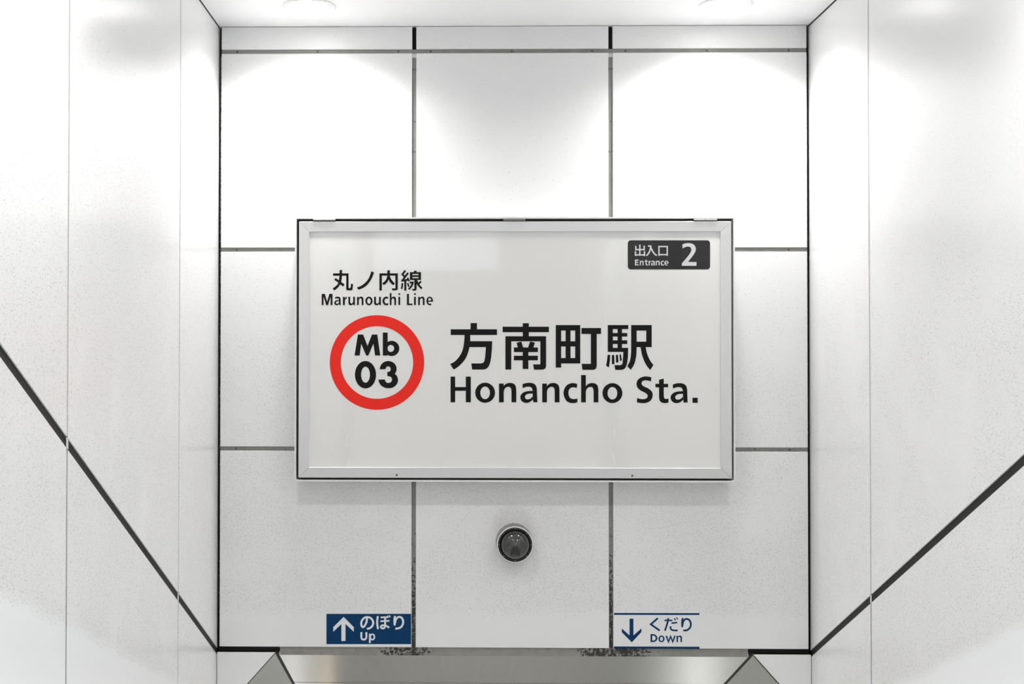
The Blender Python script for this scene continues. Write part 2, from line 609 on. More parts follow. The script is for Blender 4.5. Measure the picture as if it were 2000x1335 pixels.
lo.location = -UP * 0.05
lo.rotation_euler = (-math.atan(SL), 0, 0)
wl = empty('wall_lamp', (XL, 8.0, -2.5), 'slim warm lamp added unseen on the left wall to streak the soffit', 'wall lamp')  # out of view, added so the soffit mirrors a warm streak
box('lamp_bracket', (XL + 0.0005, 7.97, -2.5), (XL + 0.02, 8.03, -1.9), M_FIX, wl)
bm = bmesh.new()
lathe(bm, (XL + 0.045, 8.0, -1.92), [(0, 0), (0.022, 0.002), (0.022, 0.556), (0, 0.558)], 'Z', 16)
link('lamp_tube', bm, M_TUBE, wl)

# ------------------------------------------------------------------ street behind the viewer (seen mirrored in the sign)
fac = box('wall_street', (-4.5, -8.5, -0.02), (5.5, -8.0, 6.0), M_FACADE)
tag(fac, 'rendered building front across the street behind the viewer', 'wall', kind='structure')
M_BOARD = emit('backlit_white_board', (0.93, 0.97, 1.0), 0.16)
M_BOARD2 = emit('backlit_tan_board', (0.80, 0.60, 0.52), 0.03)
M_EDGE = plain('board_edge_aluminium', (0.6, 0.6, 0.6), 0.4, 0.7, grain=0.05)


def mirror_pt(px, py, Yb):
    d = ray(px, py)
    ym = D - 0.13
    return EYE + d * ((2 * ym - Yb) / d.y)


for x0p, x1p, ybp, mat, lab in ((730, 974, 528, M_BOARD, 'white backlit advertising board mirrored at the upper left of the station sign'),
                                (977, 1172, 467, M_BOARD2, 'tan backlit advertising board mirrored beside the white one in the station sign')):
    a, b = mirror_pt(x0p, ybp, -7.9), mirror_pt(x1p, ybp, -7.9)
    z0, z1 = (a.z + b.z) / 2, (a.z + b.z) / 2 + 1.15
    root = empty('advertising_board', ((a.x + b.x) / 2, -8.0, z0), lab, 'billboard')
    box('board_box', (a.x, -7.999, z0), (b.x, -7.902, z1), M_EDGE, root)
    box('board_face', (a.x + 0.01, -7.902, z0 + 0.01), (b.x - 0.01, -7.895, z1 - 0.01), mat, root)

# ------------------------------------------------------------------ downlights
M_TRIM = plain('white_lamp_trim', (0.85, 0.85, 0.84), 0.35, grain=0.01)
M_REFL = plain('white_lamp_reflector', (0.9, 0.9, 0.88), 0.3, grain=0.01)
M_LAMP = emit('lamp_diffuser', (1.0, 0.99, 0.97), 1.5)
LIGHT_L, LIGHT_R = on_z(603.5, 11, ZC), on_z(1417.5, 10, ZC)
ROW = 2.02


def downlight(c, label):
    root = empty('downlight', c, label, 'ceiling light', 'round downlights in the ceiling')
    bm = bmesh.new()
    lathe(bm, c, [(0.103, 0.0), (0.103, 0.003), (0.098, 0.006), (0.088, 0.006), (0.086, 0.001)], 'Z', 48)
    link('trim_ring', bm, M_TRIM, root, smooth=False)
    bm = bmesh.new()
    lathe(bm, c, [(0.086, 0.0012), (0.084, 0.0030), (0.080, 0.0030)], 'Z', 48)
    link('reflector_lip', bm, M_REFL, root)
    bm = bmesh.new()
    lathe(bm, c, [(0.080, 0.0020), (0.076, 0.0042), (0.05, 0.0052), (0, 0.0056)], 'Z', 48)
    link('diffuser', bm, M_LAMP, root, smooth=True)
    ld = bpy.data.lights.new('lamp', 'SPOT')
    ld.energy = LAMP
    ld.spot_size = math.radians(SPREAD)
    ld.spot_blend = 0.9
    ld.shadow_soft_size = 0.07
    ld.color = (1.0, 0.993, 0.978)
    lo = bpy.data.objects.new('lamp', ld)
    COL.objects.link(lo)
    lo.parent = root
    lo.location = (0, 0, -0.012)
    return root


ylight = (LIGHT_L.y + LIGHT_R.y) / 2
for i in range(4):
    yl = ylight - i * ROW
    if yl < NEAR + 0.1:
        continue
    for cx, sd in ((LIGHT_L.x, 'left'), (LIGHT_R.x, 'right')):
        if i == 0:
            lab = 'round white ceiling downlight next to the end wall on the %s' % sd
        else:
            lab = 'round white ceiling downlight on the %s, row %s from the end wall' % (sd, ('', 'two', 'three', 'four')[i])
        downlight(Vector((cx, yl, ZC)), lab)


# ------------------------------------------------------------------ lettering tools: outlines traced in photo pixels
class Ink:
    """collects filled outlines given in crop units; (ox, oy, s) maps them to photo pixels"""

    def __init__(self, ox, oy, s, Y):
        self.t = (ox, oy, s)
        self.Y = Y
        self.polys = []

    def at(self, ox, oy, s):
        self.t = (ox, oy, s)
        return self

    def pt(self, u, v):
        ox, oy, s = self.t
        return on_y(ox + u / s, oy + v / s, self.Y)

    def P(self, pts):
        self.polys.append([self.pt(*p) for p in pts])

    def Rc(self, u0, u1, v0, v1):
        self.P([(u0, v0), (u1, v0), (u1, v1), (u0, v1)])

    def strip(self, a, b, closed=False):
        n = len(a)
        for i in range(n if closed else n - 1):
            j = (i + 1) % n
            self.P([a[i], a[j], b[j], b[i]])

    def ring(self, cu, cv, ru, rv, iu, iv, icu=None, icv=None, a0=0.0, a1=360.0, n=56):
        icu = cu if icu is None else icu
        icv = cv if icv is None else icv
        full = abs(a1 - a0) >= 359.9
        k = n if full else n + 1
        ang = [math.radians(a0 + (a1 - a0) * i / n) for i in range(k)]
        self.strip([(cu + ru * math.cos(t), cv - rv * math.sin(t)) for t in ang],
                   [(icu + iu * math.cos(t), icv - iv * math.sin(t)) for t in ang], full)

    def S(self, w, pts, smooth=False):
        if smooth:
            pts = spline(pts)
        L, R = [], []
        n = len(pts)
        for i in range(n):
            p = Vector(pts[i]).to_2d()
            d0 = (p - Vector(pts[i - 1])).normalized() if i > 0 else None
            d1 = (Vector(pts[i + 1]) - p).normalized() if i < n - 1 else None
            d0 = d1 if d0 is None else d0
            d1 = d0 if d1 is None else d1
            t = (d0 + d1)
            t = d0 if t.length < 1e-6 else t.normalized()
            nrm = Vector((-t.y, t.x))
            k = max(0.45, nrm.dot(Vector((-d0.y, d0.x))))
            L.append(tuple(p + nrm * (w / 2 / k)))
            R.append(tuple(p - nrm * (w / 2 / k)))
        self.strip(L, R)

    def glyph(self, g, u0, u1, v0, v1):
        """a letter of the sign's sans face fitted into a box"""
        polys, (a0, a1, b0, b1) = LETTER[g]
        for p in polys:
            self.P([(u0 + (x - a0) / (a1 - a0) * (u1 - u0), v0 + (y - b0) / (b1 - b0) * (v1 - v0)) for x, y in p])

    def build(self, name, mat, parent, label=None):
        # all outlines of one piece of lettering are merged into a single flat film
        pts, faces = [], []
        for p in self.polys:
            base = len(pts)
            ring = [Vector((q.x, q.z)) for q in p]
            area = sum(a.x * b.y - b.x * a.y for a, b in zip(ring, ring[1:] + ring[:1]))
            if area < 0:
                ring.reverse()
            pts += ring
            faces.append(list(range(base, base + len(ring))))
        ov, oe, of, _v, _e, orig = delaunay_2d_cdt(pts, [], faces, 0, 1e-6, True)
        bm = bmesh.new()
        vsx = [bm.verts.new((v.x, self.Y, v.y)) for v in ov]
        for f, src in zip(of, orig):
            if src:
                fc = bm.faces.new([vsx[k] for k in f])
                fc.normal_update()
                if fc.normal.y > 0:
                    fc.normal_flip()
        bmesh.ops.delete(bm, geom=[v for v in bm.verts if not v.link_faces], context='VERTS')
        o = link(name, bm, mat, parent)
        if label:
            o['label'] = label
        return o


def spline(pts, k=7):
    out = []
    n = len(pts)
    for i in range(n - 1):
        p0, p1, p2, p3 = pts[max(0, i - 1)], pts[i], pts[i + 1], pts[min(n - 1, i + 2)]
        for j in range(k):
            t = j / k
            out.append(tuple(0.5 * ((2 * b) + (-a + c) * t + (2 * a - 5 * b + 4 * c - d) * t * t + (-a + 3 * b - 3 * c + d) * t ** 3)
                             for a, b, c, d in zip(p0, p1, p2, p3)))
    out.append(tuple(pts[-1]))
    return out


def rect(u0, u1, v0, v1):
    return [(u0, v0), (u1, v0), (u1, v1), (u0, v1)]


def strip_polys(a, b, closed=False):
    n = len(a)
    return [[a[i], a[(i + 1) % n], b[(i + 1) % n], b[i]] for i in range(n if closed else n - 1)]


def ell(cu, cv, ru, rv, a0=0, a1=360, n=48):
    k = n if abs(a1 - a0) > 359 else n + 1
    return [(cu + ru * math.cos(math.radians(a0 + (a1 - a0) * i / n)), cv - rv * math.sin(math.radians(a0 + (a1 - a0) * i / n))) for i in range(k)]


def smooth_poly_pair(a, b):
    return strip_polys(spline(a, 5), spline(b, 5))


LETTER = {}
LETTER['H'] = ([rect(80, 152, 120, 522), rect(318, 397, 120, 522), rect(80, 397, 283, 342)], (80, 397, 120, 522))
LETTER['o'] = (strip_polys(ell(620, 372, 155, 157), ell(620, 374, 75, 98), True), (465, 775, 215, 529))
n_out = spline([(910, 268), (940, 237), (975, 222), (1010, 218), (1060, 228), (1095, 262), (1107, 325)]) + [(1107, 522)]
n_in = [(1032, 522)] + spline([(1032, 345), (1022, 300), (1000, 283), (972, 280), (935, 300), (915, 338), (910, 385)])
LETTER['n'] = ([rect(837, 911, 228, 522), n_out + n_in], (837, 1107, 218, 522))
LETTER['h'] = ([rect(837, 911, 92, 522), n_out + n_in], (837, 1107, 92, 522))
LETTER['u'] = ([[(1944 - x, 740 - y) for x, y in p] for p in LETTER['n'][0]], (837, 1107, 218, 522))
a_top = spline([(1203, 240), (1250, 223), (1310, 216), (1370, 226), (1410, 256), (1428, 312), (1432, 400)]) + [(1437, 522), (1374, 522), (1367, 480), (1363, 400)] + spline([(1362, 345), (1352, 305), (1330, 285), (1295, 278), (1250, 284), (1208, 303)])
a_o = [(1366, 343), (1290, 346), (1225, 364), (1182, 402), (1170, 445), (1188, 497), (1235, 527), (1290, 528), (1340, 503), (1369, 474)]
a_i = [(1364, 385), (1310, 386), (1270, 398), (1248, 420), (1243, 440), (1250, 460), (1270, 474), (1295, 474), (1330, 462), (1360, 428)]
LETTER['a'] = ([a_top] + smooth_poly_pair(a_o, a_i), (1170, 1437, 216, 530))
c_o = [(2060, 235), (2010, 220), (1960, 222), (1900, 250), (1860, 305), (1845, 372), (1858, 440), (1895, 500), (1950, 528), (2010, 532), (2062, 520)]
c_i = [(2052, 298), (2020, 287), (1985, 286), (1950, 300), (1928, 335), (1922, 375), (1930, 420), (1952, 453), (1985, 466), (2020, 468), (2063, 460)]
LETTER['c'] = (smooth_poly_pair(c_o, c_i), (1845, 2064, 218, 533))
S_pts = [(1218, 132), (1160, 119), (1100, 120), (1040, 142), (1000, 180), (985, 235), (1000, 290), (1040, 330), (1100, 362), (1140, 386), (1160, 417), (1150, 450), (1115, 468), (1060, 470), (995, 453)]
S_pt2 = [(990, 520), (1050, 532), (1120, 532), (1185, 510), (1225, 465), (1240, 405), (1222, 350), (1170, 305), (1110, 277), (1075, 252), (1065, 225), (1075, 197), (1110, 181), (1160, 182), (1212, 195)]
LETTER['S'] = ([spline(S_pts, 4) + spline(S_pt2, 4)], (985, 1240, 118, 533))
LETTER['t'] = ([[(1337, 170), (1412, 150), (1412, 232), (1480, 232), (1480, 287), (1412, 287), (1412, 430), (1420, 458), (1445, 470), (1485, 462), (1487, 525), (1440, 535), (1385, 528), (1350, 500), (1337, 450), (1337, 287), (1280, 287), (1280, 232), (1337, 232)]], (1280, 1487, 150, 535))
LETTER['r'] = ([rect(0, 62, 6, 260), [(62, 60), (80, 25), (105, 6), (128, 2), (118, 62), (92, 66), (72, 92), (62, 130)]], (0, 128, 0, 260))
LETTER['i'] = ([rect(0, 60, 110, 365), ell(30, 28, 32, 30, n=20)], (0, 60, 0, 365))
LETTER['L'] = ([rect(0, 62, 0, 345), rect(0, 165, 298, 345)], (0, 165, 0, 345))
LETTER['E'] = ([rect(0, 24, 0, 112), rect(0, 70, 0, 20), rect(0, 64, 45, 64), rect(0, 71, 92, 112)], (0, 71, 0, 112))
LETTER['e'] = (strip_polys(ell(100, 132, 100, 132, 0, 308), ell(100, 130, 47, 90, 0, 304)) + [rect(46, 199, 118, 156)], (0, 200, 0, 264))
LETTER['p'] = ([rect(0, 34, 2, 182)] + strip_polys(ell(66, 64, 54, 66), ell(64, 64, 25, 40), True), (0, 120, 0, 182))
LETTER['D'] = ([rect(905, 940, 675, 832)] + smooth_poly_pair([(935, 675), (985, 680), (1025, 710), (1040, 755), (1025, 800), (985, 828), (935, 832)], [(935, 705), (975, 710), (998, 730), (1005, 755), (998, 780), (975, 798), (935, 803)]), (905, 1040, 675, 832))

# ------------------------------------------------------------------ station sign
YS = D - 0.130                                              # front of the sign box
M_SBOX = plain('white_painted_box', (0.74, 0.74, 0.72), 0.45, grain=0.03, gscale=15)
M_SGAP = plain('dark_box_inside', (0.02, 0.02, 0.019), 0.6, grain=0.3, gscale=80)
M_ALU = brushed('satin_aluminium', (0.66, 0.66, 0.655), 0.40, 0.8, 0.3, 0.0, (0.3, 1, 1), 0.03)
M_ALUV = brushed('satin_aluminium_upright', (0.66, 0.66, 0.655), 0.40, 0.8, 0.3, 0.25, (1, 1, 0.3), 0.03)
M_FACE = plain('milky_acrylic', (0.72, 0.715, 0.697), 0.04, grain=0.012, gscale=3, spec=0.5)
M_BLACK = plain('black_vinyl', (0.0070, 0.0070, 0.0066), 0.4, spec=0.12)
M_RED = plain('red_vinyl', (0.80, 0.026, 0.016), 0.35, grain=0.03, gscale=30, spec=0.15)
M_PLATE = plain('charcoal_vinyl', (0.020, 0.019, 0.0195), 0.12, grain=0.1, gscale=20, spec=0.25)
M_PALE = plain('pale_grey_vinyl', (0.60, 0.59, 0.60), 0.3, grain=0.02)
M_HINGE = plain('steel_hinge', (0.24, 0.23, 0.22), 0.35, 0.7, grain=0.05)
M_PALE_STREAK = plain('pale_streak', (0.74, 0.74, 0.72), 0.5, grain=0.05)

so = [on_y(576.3, 423.8, YS), on_y(1436.6, 942.3, YS)]
sx0, sx1, sz1, sz0 = so[0].x, so[1].x, on_y(1000, 423.6, YS).z, on_y(1000, 940.6, YS).z
sign = empty('station_sign', ((sx0 + sx1) / 2, D, sz0),
             'large white box sign reading Honancho Sta. in an aluminium frame on the end wall', 'sign')
LIP = 0.0062
# open tray: back plate and four walls
bm = bmesh.new()
add_box(bm, (sx0, D - 0.004, sz0), (sx1, D - 0.0005, sz1))
add_box(bm, (sx0, YS, sz0), (sx0 + LIP, D - 0.004, sz1))
add_box(bm, (sx1 - LIP, YS, sz0), (sx1, D - 0.004, sz1))
add_box(bm, (sx0 + LIP, YS, sz1 - LIP), (sx1 - LIP, D - 0.004, sz1))
add_box(bm, (sx0 + LIP, YS, sz0), (sx1 - LIP, D - 0.004, sz0 + LIP))
bmesh.ops.recalc_face_normals(bm, faces=bm.faces)
link('sign_box', bm, M_SBOX, sign)
box('gasket', (sx0 + LIP, YS + 0.040, sz0 + LIP), (sx1 - LIP, YS + 0.048, sz1 - LIP), M_SGAP, sign)
YD = YS - 0.001                                             # front of the hinged door frame
a = on_y(584, 432.3, YD)
b = on_y(1429.6, 934.2, YD)
dx0, dx1, dz1, dz0 = a.x, b.x, on_y(1000, 432.0, YD).z, on_y(1000, 933.2, YD).z
a = on_y(604, 452, YD)
b = on_y(1408.3, 914, YD)
ix0, ix1, iz1, iz0 = a.x, b.x, on_y(1000, 451.8, YD).z, on_y(1000, 913.0, YD).z
rails = {'top': [(dx0, dz1), (dx1, dz1), (ix1, iz1), (ix0, iz1)], 'bottom': [(dx0, dz0), (ix0, iz0), (ix1, iz0), (dx1, dz0)],
         'left': [(dx0, dz0), (dx0, dz1), (ix0, iz1), (ix0, iz0)], 'right': [(dx1, dz0), (ix1, iz0), (ix1, iz1), (dx1, dz1)]}
for k, q in rails.items():
    cx, cz = sum(p[0] for p in q) / 4, sum(p[1] for p in q) / 4
    q2 = [(cx + (x - cx) * 0.9995, cz + (z - cz) * 0.994 if k in ('top', 'bottom') else cz + (z - cz) * 0.9995) for x, z in q]
    prism('frame_rail', [(x, YD, z) for x, z in q2], [(x, YD + 0.02, z) for x, z in q2], M_ALU if k in ('top', 'bottom') else M_ALUV, sign, 0.0004)
YF = YD + 0.0055                                            # acrylic face
box('face_panel', (ix0 - 0.004, YF, iz0 - 0.004), (ix1 + 0.004, YF + 0.005, iz1 + 0.004), M_FACE, sign)
# hinges
for h0, h1 in ((612, 655), (983, 1026), (1355, 1400)):
    xa, xb = on_y(h0, 429, YS).x, on_y(h1, 429, YS).x
    zh = on_y((h0 + h1) / 2, 429.4, YS).z
    root_h = None
    mid = (xa + xb) / 2
    for k, (u, v) in enumerate(((xa, mid - 0.001), (mid + 0.001, xb))):
        bm = bmesh.new()
        seg = 14
        ringa = [bm.verts.new((u, YS - 0.002 + 0.0045 * math.cos(2 * math.pi * i / seg), zh + 0.0045 * math.sin(2 * math.pi * i / seg))) for i in range(seg)]
        ringb = [bm.verts.new((v, w.co.y, w.co.z)) for w in ringa]
        for i in range(seg):
            bm.faces.new((ringa[i], ringb[i], ringb[(i + 1) % seg], ringa[(i + 1) % seg]))
        bm.faces.new(list(reversed(ringa)))
        bm.faces.new(ringb)
        bmesh.ops.recalc_face_normals(bm, faces=bm.faces)
        if root_h is None:
            root_h = link('hinge', bm, M_HINGE, sign, smooth=False)
        else:
            link('hinge_knuckle', bm, M_HINGE, root_h)
for sxp, syp in ((775, 927), (1235, 928.5)):
    pt = on_y(sxp, syp, YD)
    screw('screw', (pt.x, YD, pt.z), 0.0042, 0.0015, M_SCREW, sign)

YT = YF - 0.0004                                            # lettering film on the face
# red ring with the station number
ink = Ink(0, 0, 1, YT)
ink.ring(736.3, 707.5, 92.2, 92.4, 70.6, 70.8, n=96)
ink.build('line_ring', M_RED, sign, 'red ring around the station number')
ink = Ink(680, 640, 10.27, YT)
ink.P([(195, 132), (300, 132), (388, 360), (478, 132), (585, 132), (645, 553), (540, 553), (505, 320), (405, 553), (360, 553), (262, 320), (232, 553), (128, 553)])
ink.Rc(695, 793, 93, 553)
ink.ring(873, 411, 153, 153, 66, 70, 856, 411)
ink.ring(348, 938, 212, 275, 88, 160)
ink.P(spline([(632, 830), (642, 780), (665, 732), (705, 692), (760, 669), (820, 664), (880, 680), (930, 715), (962, 765), (972, 815), (965, 870), (935, 920)], 3)
      + spline([(935, 920), (975, 960), (996, 1010), (1000, 1060), (980, 1120), (935, 1170), (880, 1200), (810, 1210), (740, 1200), (675, 1165), (630, 1115), (605, 1035)], 3)
      + spline([(735, 1032), (750, 1075), (780, 1098), (815, 1102), (850, 1090), (875, 1060), (878, 1025), (862, 990), (830, 972), (785, 968)], 3)
      + spline([(783, 882), (815, 878), (845, 860), (852, 830), (845, 795), (820, 775), (795, 772), (768, 785), (752, 828)], 3))
ink.build('station_number_lettering', M_BLACK, sign)
# station name in kanji
ink = Ink(870, 620, 9.524, YT)
ink.Rc(467, 587, 100, 260)
ink.Rc(97, 960, 215, 322)
ink.P(spline([(355, 322), (350, 420), (330, 560), (290, 670), (220, 770), (150, 830), (88, 860)], 4) + spline([(152, 965), (240, 910), (330, 820), (390, 730), (430, 620), (447, 548), (460, 437), (462, 322)], 4))
ink.P([(455, 437), (870, 437)] + spline([(866, 560), (850, 740), (830, 840), (800, 910), (760, 950), (710, 965)], 4) + [(497, 965), (480, 850)] + spline([(650, 850), (697, 840), (722, 808), (737, 730), (745, 640), (752, 548)], 4) + [(440, 548)])
ink.Rc(1437, 1552, 103, 440)
ink.Rc(1063, 1925, 167, 270)
ink.Rc(1115, 1225, 345, 965)
ink.Rc(1115, 1873, 345, 440)
ink.P([(1765, 400), (1873, 400), (1873, 900), (1862, 938), (1840, 958), (1810, 967), (1648, 967), (1630, 868), (1765, 868)])
ink.P([(1323, 465), (1412, 443), (1448, 560), (1348, 570)])
ink.P([(1665, 463), (1573, 443), (1535, 560), (1632, 570)])
ink.Rc(1272, 1720, 553, 640)
ink.Rc(1272, 1720, 707, 793)
ink.Rc(1437, 1543, 553, 953)
ink.at(1070, 620, 9.524)
for r in ((147, 248, 137, 928), (147, 603, 137, 240), (508, 603, 137, 852), (147, 603, 750, 852), (147, 603, 438, 536), (330, 422, 137, 852), (625, 990, 192, 303)):
    ink.Rc(*r)
ink.P([(800, 280), (910, 280), (910, 890), (900, 935), (880, 960), (850, 970), (645, 970), (627, 858), (800, 858)])
for r in ((1115, 1210, 137, 637), (1115, 1497, 137, 213), (1297, 1380, 137, 637), (1115, 1478, 285, 352), (1115, 1478, 420, 490), (1115, 1495, 560, 637),
          (1550, 1652, 137, 548), (1550, 1933, 137, 240), (1830, 1933, 137, 548), (1550, 1933, 445, 548)):
    ink.Rc(*r)
ink.P([(1405, 590), (1495, 590)] + spline([(1491, 720), (1478, 830), (1455, 910), (1420, 955), (1370, 972)], 4) + [(1253, 972), (1240, 882)] + spline([(1345, 882), (1378, 868), (1392, 820), (1400, 720)], 4))
ink.P([(1112, 690), (1162, 690), (1155, 800), (1137, 925), (1083, 895), (1100, 800)])
ink.P([(1190, 695), (1233, 692), (1240, 862), (1192, 868)])
ink.P([(1265, 692), (1305, 688), (1313, 830), (1270, 840)])
ink.P([(1333, 682), (1360, 680), (1378, 795), (1343, 805)])
ink.P([(1550, 530), (1652, 530)] + spline([(1648, 680), (1630, 790), (1600, 880), (1543, 972)], 4) + spline([(1478, 900), (1520, 820), (1540, 740), (1550, 640)], 4))
ink.P([(1720, 530), (1817, 530)] + spline([(1838, 640), (1870, 730), (1915, 815), (1965, 878)], 4) + spline([(1905, 975), (1840, 895), (1790, 800), (1750, 690)], 4))
ink.build('station_name_kanji', M_BLACK, sign)
# station name in Latin letters
ink = Ink(870, 720, 8.0, YT)
for g, u0, u1, v0, v1 in (('H', 80, 397, 120, 522), ('o', 465, 775, 215, 529), ('n', 837, 1107, 218, 522), ('a', 1170, 1437, 216, 530),
                          ('n', 1512, 1782, 219, 523), ('c', 1845, 2064, 220, 535), ('h', 2120, 2390, 95, 523), ('o', 2453, 2765, 222, 534),
                          ):
    ink.glyph(g, u0, u1, v0, v1)
ink.build('station_name_lettering', M_BLACK, sign)
ink = Ink(870, 720, 8.0, YT)
for g, u0, u1, v0, v1 in (('S', 2985, 3240, 118, 534), ('t', 3280, 3487, 150, 536), ('a', 3518, 3785, 222, 534)):
    ink.glyph(g, u0, u1, v0, v1)
ink.Rc(3860, 3942, 450, 530)
ink.build('station_name_lettering', M_BLACK, sign)
# line name
ink = Ink(640, 520, 10.0, YT)
ink.P([(232, 70), (280, 70)] + spline([(280, 180), (272, 260), (252, 335), (215, 395), (170, 440), (128, 468)], 3) + spline([(95, 430), (145, 395), (190, 350), (215, 290), (228, 200)], 3))
ink.Rc(105, 408, 135, 180)
ink.P([(362, 135), (408, 135), (408, 422), (438, 422), (450, 400), (455, 335), (495, 345), (490, 420), (480, 455), (460, 468), (380, 468), (362, 450)])
ink.P([(155, 225), (245, 290), (330, 350), (300, 395), (225, 330), (130, 258)])
ink.P(spline([(905, 115), (870, 210), (820, 300), (750, 380), (680, 425), (600, 455)], 4) + spline([(570, 410), (650, 380), (720, 330), (780, 265), (825, 180), (850, 95)], 4))
ink.Rc(1010, 1058, 135, 470)
ink.Rc(1010, 1370, 135, 178)
ink.P([(1322, 135), (1370, 135), (1370, 440), (1345, 468), (1262, 468), (1250, 428), (1322, 428)])
ink.P([(1165, 75), (1215, 75), (1215, 190), (1235, 240), (1270, 290), (1312, 330), (1285, 368), (1240, 335), (1205, 290), (1190, 255), (1170, 300), (1135, 340), (1095, 365), (1065, 330), (1110, 295), (1145, 250), (1163, 190)])
ink.at(735, 520, 15.7)
ink.S(58, [(890, 125), (800, 245), (880, 330)])
ink.S(58, [(975, 195), (805, 425)])
ink.S(58, [(765, 440), (1005, 405)])
ink.S(50, [(955, 345), (1008, 455)])
ink.Rc(858, 920, 420, 745)
ink.S(52, [(802, 510), (792, 600), (775, 690)])
ink.S(50, [(962, 510), (998, 625)])
ink.P([(1160, 130), (1240, 130), (1225, 185), (1150, 185)])
for r in ((1030, 1105, 175, 415), (1295, 1370, 175, 415), (1030, 1370, 175, 230), (1030, 1370, 268, 322), (1030, 1370, 360, 415)):
    ink.Rc(*r)
ink.P([(1165, 410), (1240, 410), (1235, 690), (1215, 735), (1190, 745), (1110, 745), (1095, 690), (1165, 690)])
ink.P([(1025, 465), (1155, 465), (1140, 540), (1095, 630), (1010, 720), (970, 680), (1040, 610), (1080, 525), (1025, 525)])
ink.S(55, [(1372, 458), (1285, 545)])
ink.S(62, [(1228, 430), (1285, 560), (1392, 680)])
ink.build('line_name_kanji', M_BLACK, sign)
ink = Ink(620, 520, 15.7, YT)
ink.P([(130, 840), (228, 840), (296, 1080), (365, 840), (462, 840), (462, 1185), (402, 1185), (402, 930), (325, 1185), (268, 1185), (190, 930), (188, 1185), (130, 1185)])
for g, u0, u1, v0, v1 in (('a', 515, 717, 925, 1190), ('r', 780, 908, 926, 1185), ('u', 948, 1150, 930, 1190), ('n', 1213, 1412, 925, 1185), ('o', 1468, 1690, 925, 1190)):
    ink.glyph(g, u0, u1, v0, v1)
ink.at(735, 520, 15.7)
for g, u0, u1, v0, v1 in (('u', -70, 140, 930, 1190), ('c', 188, 368, 925, 1190), ('h', 413, 605, 818, 1185), ('i', 676, 732, 820, 1185)):
    ink.glyph(g, u0, u1, v0, v1)
ink.build('line_name_lettering', M_BLACK, sign)
ink = Ink(735, 520, 15.7, YT)
for g, u0, u1, v0, v1 in (('L', 938, 1108, 840, 1185),
                          ('i', 1156, 1212, 820, 1185), ('n', 1282, 1480, 925, 1185), ('e', 1535, 1737, 925, 1190)):
    ink.glyph(g, u0, u1, v0, v1)
ink.build('line_name_lettering', M_BLACK, sign)
# entrance plate
ink = Ink(0, 0, 1, YT)
px0, px1, py0, py1, rr = 1226.2, 1387.0, 469.0, 525.8, 6.0
out = []
for cx, cy, a0 in ((px1 - rr, py0 + rr, 0), (px0 + rr, py0 + rr, 90), (px0 + rr, py1 - rr, 180), (px1 - rr, py1 - rr, 270)):
    for i in range(9):
        t = math.radians(a0 + 90 * i / 8)
        out.append((cx + rr * math.cos(t), cy - rr * math.sin(t)))
ink.P(out)
plate = ink.build('entrance_plate', M_PLATE, sign, 'dark grey rounded plate reading Entrance 2')
ink = Ink(1210, 450, 10.0, YT - 0.0003)
ink.P(spline([(1232, 350), (1228, 270)], 2) + spline([(1280, 251), (1350, 245), (1420, 258), (1470, 295), (1490, 350), (1480, 410), (1440, 480), (1370, 570), (1335, 612)], 4)
      + [(1505, 615), (1500, 688), (1218, 688), (1218, 640)] + spline([(1300, 545), (1370, 455), (1398, 395), (1400, 355), (1380, 325), (1340, 312), (1290, 320)], 4))
ink.build('plate_number', M_PALE, plate)
ink = Ink(1210, 450, 10.0, YT - 0.0003)
for p in ([(397, 275), (397, 480)], [(318, 300), (318, 382)], [(306, 372), (493, 372)], [(481, 295), (481, 382)], [(312, 400), (312, 495)], [(300, 475), (499, 475)], [(487, 400), (487, 498)]):
    ink.S(26, p)
ink.S(26, [(556, 303), (622, 303)])
ink.S(28, [(612, 295), (600, 370), (570, 440), (525, 490)], True)
ink.S(28, [(616, 340), (650, 410), (690, 460), (728, 486)], True)
for p in ([(770, 300), (770, 492)], [(757, 312), (945, 312)], [(932, 300), (932, 492)], [(757, 470), (945, 470)]):
    ink.S(25, p)
for g, u0, u1, v0, v1 in (('E', 302, 374, 566, 680), ('n', 397, 470, 588, 679), ('t', 492, 552, 568, 682), ('r', 568, 612, 589, 679), ('a', 614, 692, 588, 682),
                          ('n', 709, 784, 588, 679), ('c', 804, 868, 588, 682), ('e', 875, 958, 588, 682)):
    ink.glyph(g, u0, u1, v0, v1)
ink.build('plate_lettering', M_PALE, plate)
# faint pale streaks low on the face
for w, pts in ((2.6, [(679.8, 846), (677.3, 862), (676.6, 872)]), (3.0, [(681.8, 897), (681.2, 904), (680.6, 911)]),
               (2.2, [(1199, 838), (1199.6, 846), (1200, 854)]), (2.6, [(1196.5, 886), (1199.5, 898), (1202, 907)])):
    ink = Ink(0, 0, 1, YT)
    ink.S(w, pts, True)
    ink.build('face_streak', M_PALE_STREAK, sign)

# ------------------------------------------------------------------ stair direction stickers
YP = D - 0.0006
M_STICK = plain('white_vinyl', (0.80, 0.80, 0.80), 0.35, grain=0.01)
M_BLUE = plain('navy_blue_vinyl', (0.0015, 0.040, 0.120), 0.4, grain=0.05, gscale=25, spec=0.15)
M_WLET = plain('white_lettering', (0.76, 0.78, 0.80), 0.35, grain=0.01)


def sticker(px, py, label):
    p = on_y(px, py, D)
    return empty('direction_sticker', (p.x, D, p.z), label, 'sign')


